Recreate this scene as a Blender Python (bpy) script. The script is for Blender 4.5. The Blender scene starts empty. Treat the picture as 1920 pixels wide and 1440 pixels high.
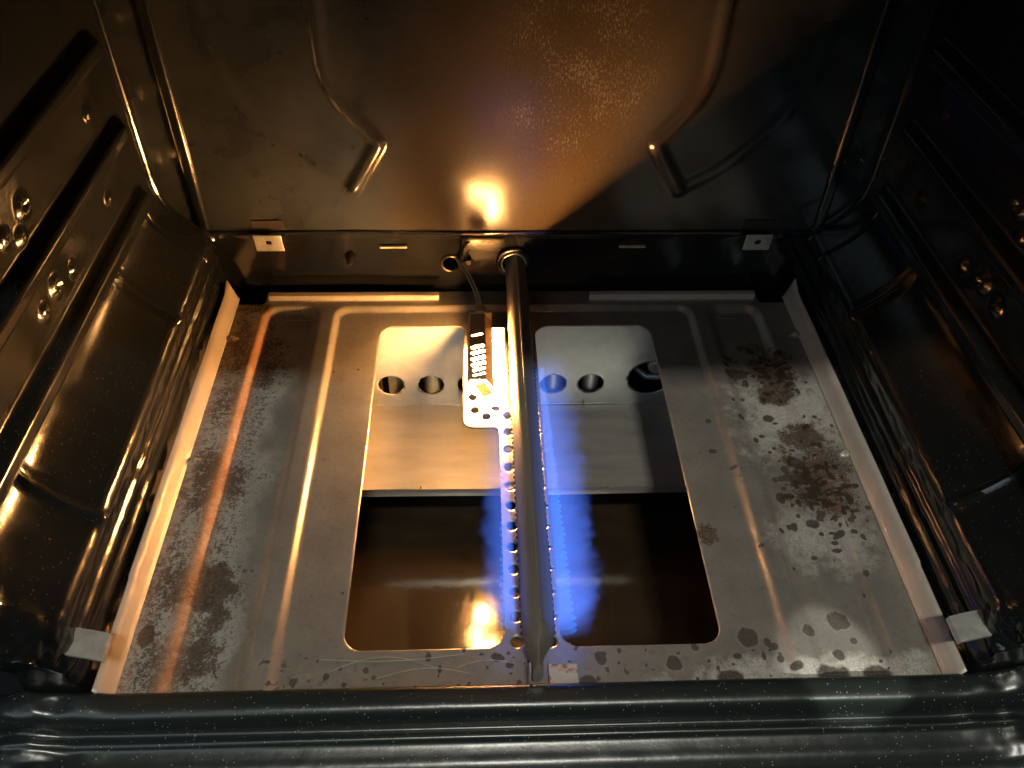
import bpy, math, random
import numpy as np
from mathutils import Vector, Matrix

random.seed(4)
S = bpy.context.scene
C = S.collection
PI = math.pi

# ------------------------------------------------------------------ camera
cam_d = bpy.data.cameras.new('camera')
cam = bpy.data.objects.new('camera', cam_d)
C.objects.link(cam)
S.camera = cam
cam_d.sensor_width = 36.0
cam_d.lens = 36.0 * 1566.45 / 1920.0
cam_d.clip_start = 0.01
cam_d.clip_end = 60
_p, _y, _r = (math.radians(a) for a in (-44.3232, 3.21, 1.7461))
_fw = Vector((math.sin(_y) * math.cos(_p), math.cos(_y) * math.cos(_p), math.sin(_p)))
_rt = Vector((math.cos(_y), -math.sin(_y), 0))
_up = _rt.cross(_fw)
_r2 = _rt * math.cos(_r) + _up * math.sin(_r)
_u2 = -_rt * math.sin(_r) + _up * math.cos(_r)
_m = Matrix((( _r2.x, _u2.x, -_fw.x, -0.0382), (_r2.y, _u2.y, -_fw.y, -0.3237), (_r2.z, _u2.z, -_fw.z, 0.5472), (0, 0, 0, 1)))
cam.matrix_world = _m

# ------------------------------------------------------------------ world and lamps
W = bpy.data.worlds.new('World')
S.world = W
W.use_nodes = True
W.node_tree.nodes['Background'].inputs[0].default_value = (0.55, 0.68, 0.72, 1)
W.node_tree.nodes['Background'].inputs[1].default_value = 0.007


def lamp(name, loc, target, power, size, color, kind='AREA', sy=None, spot=None, blend=0.3):
    d = bpy.data.lights.new(name, kind)
    d.energy = power
    d.color = color
    if kind == 'AREA':
        d.shape = 'RECTANGLE'
        d.size = size
        d.size_y = sy or size
    else:
        d.shadow_soft_size = size
        if kind == 'SPOT':
            d.spot_size = math.radians(spot)
            d.spot_blend = blend
    o = bpy.data.objects.new(name, d)
    C.objects.link(o)
    o.location = loc
    o.rotation_euler = (Vector(target) - Vector(loc)).to_track_quat('-Z', 'Y').to_euler()
    return o


# kitchen ceiling lamp above and behind the photographer
lamp('kitchen_ceiling_lamp', (0.10, -1.30, 2.45), (0, 0.1, 0), 35, 0.24, (1.0, 0.97, 0.85), sy=0.12)
lamp('kitchen_window_light', (-1.2, -1.6, 1.2), (-0.1, 0.0, 0.05), 5.0, 1.3, (0.72, 0.92, 1.0), sy=1.1)
lamp('plate_patch_spot', (0.50, -1.25, 1.60), (0.212, -0.050, 0), 150, 0.004, (1.0, 0.98, 0.88), 'SPOT', spot=2.3, blend=0.45)  # added spot that throws the bright patch on the plate's front right

S.view_settings.view_transform = 'Standard'
S.view_settings.look = 'None'
S.view_settings.exposure = 0.25
S.view_settings.gamma = 1
S.view_settings.use_curve_mapping = False
S.render.engine = 'CYCLES'
S.cycles.use_denoising = True
S.cycles.max_bounces = 8
S.cycles.volume_bounces = 0
S.cycles.sample_clamp_indirect = 6
S.cycles.caustics_reflective = True
S.cycles.blur_glossy = 0.4
S.cycles.volume_step_rate = 1.0


# ------------------------------------------------------------------ material helpers
def mat(name):
    m = bpy.data.materials.new(name)
    m.use_nodes = True
    nt = m.node_tree
    return m, nt, nt.nodes['Principled BSDF']


def node(nt, typ, **kw):
    n = nt.nodes.new(typ)
    for k, v in kw.items():
        if k.startswith('i_'):
            key = k[2:]
            n.inputs[int(key) if key.isdigit() else key.replace('_', ' ')].default_value = v
        else:
            setattr(n, k, v)
    return n


def noise(nt, scale, detail=4, rough=0.6, vec=None, dist=0.0):
    n = node(nt, 'ShaderNodeTexNoise', i_Scale=scale, i_Detail=detail, i_Roughness=rough, i_Distortion=dist)
    if vec is None:
        vec = node(nt, 'ShaderNodeTexCoord').outputs['Object']
    nt.links.new(vec, n.inputs['Vector'])
    return n.outputs['Fac']


def ramp(nt, fac, stops):
    r = node(nt, 'ShaderNodeValToRGB')
    el = r.color_ramp.elements
    while len(el) < len(stops):
        el.new(0.5)
    for e, (p, c) in zip(el, stops):
        e.position = p
        e.color = c if len(c) == 4 else (*c, 1)
    nt.links.new(fac, r.inputs['Fac'])
    return r.outputs['Color']


def g(v):
    return (v, v, v, 1)


def mathn(nt, op, a, b=None, clamp=False):
    n = node(nt, 'ShaderNodeMath', operation=op, use_clamp=clamp)
    for i, v in enumerate((a, b)):
        if v is None:
            continue
        if isinstance(v, (int, float)):
            n.inputs[i].default_value = v
        else:
            nt.links.new(v, n.inputs[i])
    return n.outputs[0]


def mix(nt, fac, a, b, mode='MIX'):
    n = node(nt, 'ShaderNodeMix', data_type='RGBA', blend_type=mode)
    for i, v in ((0, fac), (6, a), (7, b)):
        if isinstance(v, (int, float)):
            n.inputs[i].default_value = v
        elif isinstance(v, tuple):
            n.inputs[i].default_value = v
        else:
            nt.links.new(v, n.inputs[i])
    return n.outputs[2]


def stretch(nt, s, src='Object'):
    t = node(nt, 'ShaderNodeTexCoord')
    mp = node(nt, 'ShaderNodeMapping')
    mp.inputs['Scale'].default_value = s
    nt.links.new(t.outputs[src], mp.inputs['Vector'])
    return mp.outputs['Vector']


def bump(nt, h, strength, dist, bsdf):
    b = node(nt, 'ShaderNodeBump')
    b.inputs['Strength'].default_value = strength
    b.inputs['Distance'].default_value = dist
    nt.links.new(h, b.inputs['Height'])
    nt.links.new(b.outputs['Normal'], bsdf.inputs['Normal'])


def dust(nt, scale, thr, vec=None):
    """sparse tiny specks, 1 inside a speck"""
    v = node(nt, 'ShaderNodeTexVoronoi', i_Scale=scale, i_Randomness=1.0)
    v.voronoi_dimensions = '3D'
    t = node(nt, 'ShaderNodeTexCoord')
    nt.links.new(vec or t.outputs['Object'], v.inputs['Vector'])
    near = mathn(nt, 'LESS_THAN', v.outputs['Distance'], thr)
    sep = node(nt, 'ShaderNodeSeparateColor')
    nt.links.new(v.outputs['Color'], sep.inputs[0])
    pick = mathn(nt, 'GREATER_THAN', sep.outputs[0], 0.72)
    return mathn(nt, 'MULTIPLY', near, pick)


def enamel(name, base=(0.006, 0.007, 0.007), rough=0.13, grease=0.5, speck=0.5, greasecol=(0.009, 0.0095, 0.009)):
    m, nt, b = mat(name)
    n1 = noise(nt, 9, 5, 0.65)
    n2 = noise(nt, 60, 4, 0.7)
    gm = ramp(nt, n1, [(0.45, g(0)), (0.75, g(1))])
    col = mix(nt, mathn(nt, 'MULTIPLY', gm, grease), (*base, 1), (*greasecol, 1))
    d = dust(nt, 430, 0.15)
    col = mix(nt, mathn(nt, 'MULTIPLY', d, speck), col, (0.42, 0.42, 0.38, 1))
    nt.links.new(col, b.inputs['Base Color'])
    b.inputs['IOR'].default_value = 1.65
    rr = mathn(nt, 'ADD', rough, mathn(nt, 'MULTIPLY', gm, 0.16 * grease + 0.03))
    rr = mathn(nt, 'ADD', rr, mathn(nt, 'MULTIPLY', n2, 0.08))
    nt.links.new(rr, b.inputs['Roughness'])
    h = mathn(nt, 'ADD', noise(nt, 140, 3, 0.6), mathn(nt, 'MULTIPLY', noise(nt, 30, 2), 1.6))
    bump(nt, h, 0.22, 0.0006, b)
    return m


M_side = enamel('side_enamel', rough=0.10, grease=0.6, speck=0.14)
M_sill = enamel('sill_enamel', base=(0.011, 0.015, 0.0145), rough=0.27, grease=0.15, speck=0.8)

# back wall: glossy black enamel, grease-speckled to the right of the middle
M_back, nt, b = mat('back_wall_enamel')
tc = node(nt, 'ShaderNodeTexCoord')
sx = node(nt, 'ShaderNodeSeparateXYZ')
nt.links.new(tc.outputs['Object'], sx.inputs[0])
gx = mathn(nt, 'DIVIDE', mathn(nt, 'SUBTRACT', sx.outputs[0], 0.055), 0.085)
gz = mathn(nt, 'DIVIDE', mathn(nt, 'SUBTRACT', sx.outputs[2], 0.24), 0.13)
ge = mathn(nt, 'SUBTRACT', 1.0, mathn(nt, 'ADD', mathn(nt, 'MULTIPLY', gx, gx), mathn(nt, 'MULTIPLY', gz, gz)), clamp=True)
sp = noise(nt, 620, 4, 0.7, stretch(nt, (1, 1, 0.45)))
sp2 = noise(nt, 22, 4, 0.6)
spm = ramp(nt, mathn(nt, 'ADD', mathn(nt, 'MULTIPLY', sp, 0.7), mathn(nt, 'MULTIPLY', sp2, 0.3)), [(0.50, g(0)), (0.68, g(1))])
ger = ramp(nt, ge, [(0.0, g(0.0)), (0.9, g(1))])
spk = mathn(nt, 'MULTIPLY', spm, ger)
col = mix(nt, ramp(nt, sp2, [(0.35, g(0.15)), (0.7, g(1))]), (0.014, 0.017, 0.018, 1), (0.026, 0.030, 0.032, 1))
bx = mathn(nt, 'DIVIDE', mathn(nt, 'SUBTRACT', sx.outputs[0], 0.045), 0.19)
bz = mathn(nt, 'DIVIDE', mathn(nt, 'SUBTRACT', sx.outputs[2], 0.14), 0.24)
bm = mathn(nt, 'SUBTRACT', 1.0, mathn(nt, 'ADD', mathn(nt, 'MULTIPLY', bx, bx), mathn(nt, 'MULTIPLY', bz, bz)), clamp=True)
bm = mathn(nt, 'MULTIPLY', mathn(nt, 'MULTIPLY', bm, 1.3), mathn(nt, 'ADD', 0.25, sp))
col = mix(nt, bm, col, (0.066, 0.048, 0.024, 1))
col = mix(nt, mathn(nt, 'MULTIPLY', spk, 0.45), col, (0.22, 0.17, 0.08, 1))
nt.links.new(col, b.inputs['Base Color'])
b.inputs['IOR'].default_value = 1.62
rr = mathn(nt, 'ADD', 0.13, mathn(nt, 'MULTIPLY', spk, 0.25))
rr = mathn(nt, 'ADD', rr, mathn(nt, 'MULTIPLY', sp2, 0.10))
nt.links.new(rr, b.inputs['Roughness'])
hh = mathn(nt, 'ADD', noise(nt, 330, 2, 0.5), mathn(nt, 'MULTIPLY', spk, 0.9))
bump(nt, hh, 0.13, 0.0005, b)


def metal(name, base, rough, metallic=0.7, var=0.25, scale=40, brush=None, bumpd=0.0004, stain=None):
    m, nt, b = mat(name)
    vec = stretch(nt, brush) if brush else None
    n1 = noise(nt, scale, 5, 0.65, vec)
    n2 = noise(nt, scale * 0.2, 4, 0.6)
    lo = tuple(c * (1 - var) for c in base)
    hi = tuple(min(1, c * (1 + var)) for c in base)
    col = ramp(nt, mathn(nt, 'ADD', mathn(nt, 'MULTIPLY', n1, 0.5), mathn(nt, 'MULTIPLY', n2, 0.5)), [(0.36, lo), (0.64, hi)])
    if stain:
        st = ramp(nt, noise(nt, stain[1], 6, 0.7), [(stain[2], g(0)), (stain[2] + 0.08, g(1))])
        col = mix(nt, st, col, (*stain[0], 1))
    nt.links.new(col, b.inputs['Base Color'])
    b.inputs['Metallic'].default_value = metallic
    rr = mathn(nt, 'ADD', rough - 0.08, mathn(nt, 'MULTIPLY', n1, 0.2))
    nt.links.new(rr, b.inputs['Roughness'])
    bump(nt, n1, 0.3, bumpd, b)
    return m


M_galv = metal('galvanised_sheet', (0.47, 0.50, 0.50), 0.38, 0.6, 0.16, 60, (1, 1, 1), stain=((0.22, 0.14, 0.07), 26, 0.70))
M_shelf = metal('galvanised_shelf', (0.48, 0.46, 0.41), 0.30, 0.65, 0.2, 40, (0.35, 1.6, 1), stain=((0.20, 0.12, 0.06), 30, 0.69))
M_flange = metal('plate_flange_steel', (0.50, 0.44, 0.37), 0.45, 0.35, 0.12, 50, stain=((0.30, 0.15, 0.07), 40, 0.68))
M_clip = metal('bright_clip_steel', (0.42, 0.42, 0.39), 0.33, 0.45, 0.3, 120)
M_tube = metal('burner_steel', (0.21, 0.19, 0.16), 0.42, 0.45, 0.22, 30, (1, 0.15, 1))
M_cage = metal('igniter_cage_steel', (0.34, 0.24, 0.15), 0.42, 0.4, 0.2, 50)
M_bright = metal('bright_bracket_steel', (0.62, 0.55, 0.42), 0.35, 0.4, 0.1, 50)
M_dark = metal('dark_hole_lining', (0.03, 0.025, 0.02), 0.5, 0.2, 0.3, 50)
M_collar = metal('dark_collar', (0.07, 0.06, 0.05), 0.25, 0.6, 0.3, 50)
M_rusty = metal('rusty_tab', (0.45, 0.40, 0.30), 0.5, 0.3, 0.2, 60, stain=((0.30, 0.13, 0.05), 60, 0.52))
M_wire = metal('wire_sleeve', (0.30, 0.24, 0.17), 0.6, 0.0, 0.2, 200)

# drawer pan: dark brown glossy with sideways smears
M_pan, nt, b = mat('drawer_pan_enamel')
n1 = noise(nt, 12, 5, 0.65, stretch(nt, (0.8, 1.6, 1)))
n2 = noise(nt, 70, 4, 0.6)
nt.links.new(ramp(nt, n1, [(0.35, (0.018, 0.012, 0.007)), (0.7, (0.038, 0.026, 0.014))]), b.inputs['Base Color'])
nt.links.new(mathn(nt, 'ADD', 0.10, mathn(nt, 'MULTIPLY', n1, 0.05)), b.inputs['Roughness'])
b.inputs['IOR'].default_value = 1.9
bump(nt, n2, 0.25, 0.0006, b)

# burner plate: steel, albedo and dirt from vertex colours (stains with shapes of their own)
M_plate, nt, b = mat('aluminised_plate')
at = node(nt, 'ShaderNodeVertexColor', layer_name='stain')
sepc = node(nt, 'ShaderNodeSeparateColor')
nt.links.new(at.outputs['Color'], sepc.inputs[0])       # r soot, g rust, b ash
fine = noise(nt, 650, 3, 0.7)
fine2 = noise(nt, 260, 5, 0.75)
wav = noise(nt, 25, 5, 0.6)


def grainmask(ch, lo, hi, amt):
    s = mathn(nt, 'ADD', sepc.outputs[ch], mathn(nt, 'MULTIPLY', mathn(nt, 'SUBTRACT', mathn(nt, 'MULTIPLY', mathn(nt, 'ADD', fine2, fine), 0.5), 0.5), amt))
    return ramp(nt, s, [(lo, g(0)), (hi, g(1))])


col = mix(nt, ramp(nt, fine2, [(0.30, g(0.55)), (0.46, g(0))]), ramp(nt, wav, [(0.3, (0.29, 0.27, 0.235)), (0.7, (0.40, 0.37, 0.32))]), (0.17, 0.15, 0.12, 1))
ash = grainmask(2, 0.15, 1.0, 1.2)
rust = grainmask(1, 0.30, 0.56, 3.0)
soot = grainmask(0, 0.28, 0.66, 0.5)
col = mix(nt, mathn(nt, 'MULTIPLY', ash, 0.6), col, ramp(nt, fine, [(0.35, (0.20, 0.215, 0.205)), (0.62, (0.56, 0.58, 0.53))]))
col = mix(nt, mathn(nt, 'MULTIPLY', rust, 0.92), col, ramp(nt, fine2, [(0.40, (0.014, 0.008, 0.005)), (0.64, (0.11, 0.062, 0.034))]))
col = mix(nt, mathn(nt, 'MULTIPLY', soot, 0.88), col, ramp(nt, fine, [(0.35, (0.010, 0.007, 0.005)), (0.65, (0.050, 0.033, 0.022))]))
oran = mathn(nt, 'MULTIPLY', at.outputs['Alpha'], ramp(nt, fine2, [(0.30, g(0.35)), (0.6, g(1))]))
col = mix(nt, oran, col, ramp(nt, fine, [(0.3, (0.20, 0.085, 0.04)), (0.65, (0.55, 0.27, 0.13))]))
nt.links.new(col, b.inputs['Base Color'])
dirt = mathn(nt, 'MAXIMUM', mathn(nt, 'MAXIMUM', ash, rust), soot)
nt.links.new(mathn(nt, 'MULTIPLY', mathn(nt, 'SUBTRACT', 1.0, dirt), 0.62), b.inputs['Metallic'])
nt.links.new(mathn(nt, 'ADD', 0.34, mathn(nt, 'MULTIPLY', dirt, 0.30)), b.inputs['Roughness'])
nt.links.new(mathn(nt, 'SUBTRACT', 0.5, mathn(nt, 'MULTIPLY', dirt, 0.38)), b.inputs['Specular IOR Level'])
bump(nt, mathn(nt, 'ADD', fine, mathn(nt, 'MULTIPLY', dirt, 0.8)), 0.25, 0.0004, b)


def emit(name, color, strength):
    m = bpy.data.materials.new(name)
    m.use_nodes = True
    nt = m.node_tree
    nt.nodes.clear()
    e = nt.nodes.new('ShaderNodeEmission')
    e.inputs[0].default_value = (*color, 1)
    e.inputs[1].default_value = strength
    o = nt.nodes.new('ShaderNodeOutputMaterial')
    nt.links.new(e.outputs[0], o.inputs[0])
    return m


M_glow = emit('glowing_igniter', (1.0, 0.45, 0.13), 1350)


# ------------------------------------------------------------------ object helpers
def link(name, me, m, parent=None, smooth=35):
    if m:
        me.materials.append(m)
    if smooth is not None:
        me.polygons.foreach_set('use_smooth', [True] * len(me.polygons))
        me.set_sharp_from_angle(angle=math.radians(smooth))
    o = bpy.data.objects.new(name, me)
    C.objects.link(o)
    if parent:
        o.parent = parent
    return o


def thing(name, label, cat, group=None, loc=(0, 0, 0)):
    o = bpy.data.objects.new(name, None)
    C.objects.link(o)
    o.empty_display_size = 0.02
    o.location = loc
    o['label'] = label
    o['category'] = cat
    if group:
        o['group'] = group
    return o


class MB:
    def __init__(self):
        self.v = []
        self.f = []

    def add(self, vs, fs):
        n = len(self.v)
        self.v += [tuple(v) for v in vs]
        self.f += [tuple(i + n for i in f) for f in fs]

    def box(self, x0, x1, y0, y1, z0, z1, M=None):
        vs = [Vector((x, y, z)) for z in (z0, z1) for y in (y0, y1) for x in (x0, x1)]
        if M:
            vs = [M @ v for v in vs]
        self.add(vs, [(0, 2, 3, 1), (4, 5, 7, 6), (0, 1, 5, 4), (2, 6, 7, 3), (0, 4, 6, 2), (1, 3, 7, 5)])

    def tube(self, path, r, n=12, cap=True):
        path = [Vector(p) for p in path]
        rings = []
        prev = None
        for i, p in enumerate(path):
            t = (path[min(i + 1, len(path) - 1)] - path[max(i - 1, 0)]).normalized()
            if prev is None:
                a = t.orthogonal().normalized()
            else:
                a = (prev - t * prev.dot(t)).normalized()
            prev = a
            bb = t.cross(a)
            rr = r[i] if isinstance(r, (list, tuple)) else r
            rings.append([p + a * rr * math.cos(2 * PI * k / n) + bb * rr * math.sin(2 * PI * k / n) for k in range(n)])
        self.loft(rings, cap)

    def loft(self, rings, cap=True, closed=True):
        n = len(rings[0])
        vs = [v for r in rings for v in r]
        fs = []
        for i in range(len(rings) - 1):
            for k in range(n if closed else n - 1):
                k2 = (k + 1) % n
                fs.append((i * n + k, i * n + k2, (i + 1) * n + k2, (i + 1) * n + k))
        if cap and closed:
            fs.append(tuple(reversed(range(n))))
            fs.append(tuple((len(rings) - 1) * n + k for k in range(n)))
        self.add(vs, fs)

    def torus(self, c, R, r, axis='y', a0=0, a1=2 * PI, n=40, m=10):
        pts = []
        for i in range(n + 1):
            a = a0 + (a1 - a0) * i / n
            d = (math.cos(a), math.sin(a))
            if axis == 'y':
                pts.append((c[0] + R * d[0], c[1], c[2] + R * d[1]))
            else:
                pts.append((c[0] + R * d[0], c[1] + R * d[1], c[2]))
        self.tube(pts, r, m)

    def build(self, name, m, parent=None, smooth=35, bevel=0):
        me = bpy.data.meshes.new(name)
        me.from_pydata(self.v, [], self.f)
        me.update()
        o = link(name, me, m, parent, smooth)
        if bevel:
            md = o.modifiers.new('bevel', 'BEVEL')
            md.width = bevel
            md.segments = 2
            md.limit_method = 'ANGLE'
        return o


def grid_mesh(P, keep=None):
    """P: (ny, nx, 3) array; keep: (ny-1, nx-1) bool"""
    ny, nx = P.shape[:2]
    idx = np.arange(ny * nx).reshape(ny, nx)
    q = np.stack([idx[:-1, :-1], idx[:-1, 1:], idx[1:, 1:], idx[1:, :-1]], -1).reshape(-1, 4)
    if keep is not None:
        q = q[keep.reshape(-1)]
    used = np.unique(q)
    remap = -np.ones(ny * nx, int)
    remap[used] = np.arange(len(used))
    q = remap[q]
    V = P.reshape(-1, 3)[used]
    me = bpy.data.meshes.new('grid')
    me.vertices.add(len(V))
    me.vertices.foreach_set('co', V.astype(np.float32).ravel())
    me.loops.add(q.size)
    me.loops.foreach_set('vertex_index', q.astype(np.int32).ravel())
    me.polygons.add(len(q))
    me.polygons.foreach_set('loop_start', (np.arange(len(q)) * 4).astype(np.int32))
    me.update(calc_edges=True)
    me.validate()
    return me, used


def sd_rect(x, y, x0, x1, y0, y1, r):
    cx, cy, hx, hy = (x0 + x1) / 2, (y0 + y1) / 2, (x1 - x0) / 2 - r, (y1 - y0) / 2 - r
    dx, dy = np.abs(x - cx) - hx, np.abs(y - cy) - hy
    return np.hypot(np.maximum(dx, 0), np.maximum(dy, 0)) + np.minimum(np.maximum(dx, dy), 0) - r


def smax(a, b, k):
    h = np.clip(0.5 - 0.5 * (b - a) / k, 0, 1)
    return b * (1 - h) + a * h + k * h * (1 - h)


def holed_sheet(x0, x1, y0, y1, step, sdf, lift):
    """flat sheet with holes where sdf < 0; grid points snap onto the hole outlines; lift(x, y) -> point array"""
    xs = np.linspace(x0, x1, int(round((x1 - x0) / step)) + 1)
    ys = np.linspace(y0, y1, int(round((y1 - y0) / step)) + 1)
    X, Y = np.meshgrid(xs, ys)
    e = step * 0.05
    for _ in range(2):
        d = sdf(X, Y)
        gx = (sdf(X + e, Y) - sdf(X - e, Y)) / (2 * e)
        gy = (sdf(X, Y + e) - sdf(X, Y - e)) / (2 * e)
        n = np.hypot(gx, gy) + 1e-9
        m = np.abs(d) < 0.62 * step
        if _ == 0:
            mm = m
        X = np.where(mm, X - d * gx / n ** 2, X)
        Y = np.where(mm, Y - d * gy / n ** 2, Y)
    d = sdf(X, Y)
    c = np.maximum(np.maximum(d[:-1, :-1], d[1:, :-1]), np.maximum(d[:-1, 1:], d[1:, 1:]))
    mid = (d[:-1, :-1] + d[1:, :-1] + d[:-1, 1:] + d[1:, 1:]) / 4
    keep = (c > 1e-4 * 0.5) & (mid > -step * 0.12)
    P = lift(X, Y)
    me, used = grid_mesh(P, keep)
    return me, X.reshape(-1)[used], Y.reshape(-1)[used]


def vnoise(x, y, s, seed=0, octv=4):
    """fractal value noise, about 0..1"""
    out = np.zeros_like(x)
    amp, tot = 1.0, 0.0
    for o in range(octv):
        rng = np.random.RandomState(seed + 17 * o)
        T = rng.rand(256, 256)
        u, v = x * s * 2 ** o + 40 + 3.1 * o, y * s * 2 ** o + 40 + 1.7 * o
        iu, iv = np.floor(u).astype(int), np.floor(v).astype(int)
        fu, fv = u - iu, v - iv
        fu, fv = fu * fu * (3 - 2 * fu), fv * fv * (3 - 2 * fv)
        a = T[iv % 256, iu % 256]
        b_ = T[iv % 256, (iu + 1) % 256]
        c_ = T[(iv + 1) % 256, iu % 256]
        d_ = T[(iv + 1) % 256, (iu + 1) % 256]
        out += amp * ((a * (1 - fu) + b_ * fu) * (1 - fv) + (c_ * (1 - fu) + d_ * fu) * fv)
        tot += amp
        amp *= 0.55
    return out / tot


def sstep(a, b_, x):
    t = np.clip((x - a) / (b_ - a), 0, 1)
    return t * t * (3 - 2 * t)


def catmull(pts, n):
    pts = [np.array(p, float) for p in pts]
    out = []
    for i in range(len(pts) - 1):
        p0, p1, p2, p3 = pts[max(i - 1, 0)], pts[i], pts[i + 1], pts[min(i + 2, len(pts) - 1)]
        for k in range(n):
            t = k / n
            out.append(0.5 * (2 * p1 + (p2 - p0) * t + (2 * p0 - 5 * p1 + 4 * p2 - p3) * t * t + (3 * p1 - p0 - 3 * p2 + p3) * t ** 3))
    out.append(pts[-1])
    return np.array(out)


# ================================================================== the oven cavity
oven = thing('gas_oven', 'open black enamelled gas oven cavity with ribbed side walls around the burner plate', 'oven')

YB = 0.3791      # back wall plane
ZT = 0.46        # roof
YF = -0.085      # mouth


def resample(P, step):
    d = np.r_[0, np.cumsum(np.hypot(*(P[1:] - P[:-1]).T))]
    n = int(d[-1] / step) + 1
    t = np.linspace(0, d[-1], n)
    return np.stack([np.interp(t, d, P[:, 0]), np.interp(t, d, P[:, 1])], -1)


prof = catmull([(0.2955, -0.015), (0.2962, 0.010), (0.2975, 0.024), (0.3000, 0.030), (0.2992, 0.037), (0.2985, 0.043),
                (0.3012, 0.048), (0.3005, 0.055), (0.2992, 0.061), (0.2985, 0.067), (0.3010, 0.0735), (0.3065, 0.0775),
                (0.3180, 0.0870), (0.3290, 0.0990), (0.3370, 0.1130), (0.3403, 0.1300), (0.3410, 0.160), (0.3410, 0.30), (0.3410, ZT)], 8)
prof = resample(prof, 0.0022)
ysw = np.r_[np.linspace(YF, -0.03, 26)[:-1], np.linspace(-0.03, YB, 150)]


def side_wall(s):
    X0 = prof[:, 0][None, :]
    Z = np.repeat(prof[:, 1][None, :], len(ysw), 0)
    Yy = np.repeat(ysw[:, None], len(prof), 1)
    inn = np.zeros_like(Z)
    for zc in (0.272, 0.202, 0.136):                       # rack support ribs
        a = np.abs(Z - zc) / 0.0105
        endy = sstep(0.352, 0.336, Yy)
        inn += 0.011 * (1 - sstep(0.45, 1.15, a)) * endy
    for yc in (0.2463, 0.0335):                            # cross beads over the lower cove
        up = sstep(0.070, 0.082, Z) * (1 - sstep(0.118, 0.130, Z))
        inn += 0.0042 * np.exp(-((Yy - yc) / 0.0032) ** 2) * up - 0.0018 * np.exp(-((Yy - yc - .007) / 0.004) ** 2) * up
        knob = np.exp(-(((Yy - yc) / 0.005) ** 2 + ((Z - 0.072) / 0.0045) ** 2))
        inn += 0.004 * knob
    for (yc, zc, r) in ((0.168, 0.236, 0.009), (0.135, 0.233, 0.006), (0.152, 0.222, 0.005), (0.165, 0.171, 0.009), (0.140, 0.168, 0.006), (0.195, 0.165, 0.004),
                        (0.285, 0.168, 0.005), (0.30, 0.236, 0.006)):
        rr = np.hypot(Yy - yc, Z - zc)
        inn += 0.003 * np.exp(-((rr - r * 0.6) / (0.0026)) ** 2)
    inn += 0.0009 * (vnoise(Yy, Z, 14, 3, 3) - 0.5) + 0.0011 * (vnoise(Yy, Z, 90, 9, 2) - 0.5) * (1 - sstep(0.05, 0.09, Z))
    X = X0 - inn
    # the mouth flares outwards and is crinkled at its foot
    t = np.clip((-0.045 - Yy) / 0.040, 0, 1)
    X = X + 0.030 * (1 - np.sqrt(np.clip(1 - t * t, 0, 1)))
    crk = (vnoise(Yy, Z, 60, 21 + int(s > 0), 3) - 0.5) * sstep(-0.03, -0.06, Yy) * (1 - sstep(0.13, 0.17, Z)) * sstep(0.03, 0.05, Z)
    X = X + 0.018 * crk + 0.012 * sstep(0.05, 0.0, Z) * sstep(-0.06, -0.08, Yy)
    Yc = np.maximum(Yy, -0.064 - 0.021 * sstep(0.03, 0.12, Z))
    P = np.stack([s * X, Yc, Z], -1)
    if s > 0:
        P = P[:, ::-1]
    me, _ = grid_mesh(P)
    o = link('side_wall', me, M_side, oven, 60)
    o['label'] = 'glossy black %s wall with three rack ribs' % ('left' if s < 0 else 'right')
    return o


for s in (-1, 1):
    side_wall(s)

# rolled seams between side walls and back
for s in (-1, 1):
    for (yy, off, r, z0) in ((0.3735, 0.000, 0.0026, 0.066), (0.3380, 0.0012, 0.0018, 0.066)):
        mb = MB()
        pts = [(s * (p[0] - off), yy, p[1]) for p in prof if p[1] > z0 and (yy > 0.36 or p[1] < 0.128)]
        mb.tube(pts[::2], r, 10)
        mb.build('rolled_seam', M_side, oven)
    # vertical corner bead on the back wall
    mb = MB()
    ring = [(-0.0058, 0), (-0.0050, -0.0032), (-0.0030, -0.0046), (0, -0.0040), (0.0030, -0.0046), (0.0050, -0.0032), (0.0058, 0)]
    mb.loft([[(s * 0.3055 + x, YB + 0.001 + y, z) for x, y in ring] for z in (0.079, 0.15, 0.25, 0.35, ZT)], closed=False)
    mb.build('corner_bead', M_side, oven, 50)


# back wall with its pressed outline
def seg_d(X, Z, pts):
    best = np.full(X.shape, 9.0)
    for (a, b_) in zip(pts[:-1], pts[1:]):
        ax, az = a
        bx, bz = b_
        dx, dz = bx - ax, bz - az
        t = np.clip(((X - ax) * dx + (Z - az) * dz) / (dx * dx + dz * dz), 0, 1)
        best = np.minimum(best, np.hypot(X - ax - t * dx, Z - az - t * dz))
    return best


xs = np.arange(-0.350, 0.3501, 0.0022)
zs = np.arange(0.0745, ZT, 0.0022)
X, Z = np.meshgrid(xs, zs)
dis = np.zeros_like(X)
for s in (-1, 1):
    main = catmull([(s * 0.172, 0.47), (s * 0.1705, 0.36), (s * 0.1690, 0.2945), (s * 0.1675, 0.235), (s * 0.155, 0.205), (s * 0.1340, 0.1780), (s * 0.1290, 0.1690), (s * 0.1340, 0.158), (s * 0.1560, 0.1215)], 6)
    outer = catmull([(s * 0.1560, 0.1215), (s * 0.185, 0.138), (s * 0.215, 0.165), (s * 0.245, 0.205), (s * 0.262, 0.26), (s * 0.268, 0.47)], 6)
    d1 = seg_d(X, Z, main)
    d2 = seg_d(X, Z, outer)
    low = 1 - sstep(0.13, 0.20, Z)
    dis += (0.0034 + 0.0012 * low) * (1 - sstep(0.001, 0.0095, d1)) + 0.0013 * (1 - sstep(0.001, 0.009, d2))
dis += 0.0006 * (vnoise(X, Z, 9, 5, 3) - 0.5)
me, _ = grid_mesh(np.stack([X, YB - dis, Z], -1)[:, ::-1])
bw = link('back_wall', me, M_back, oven, 60)
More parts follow.
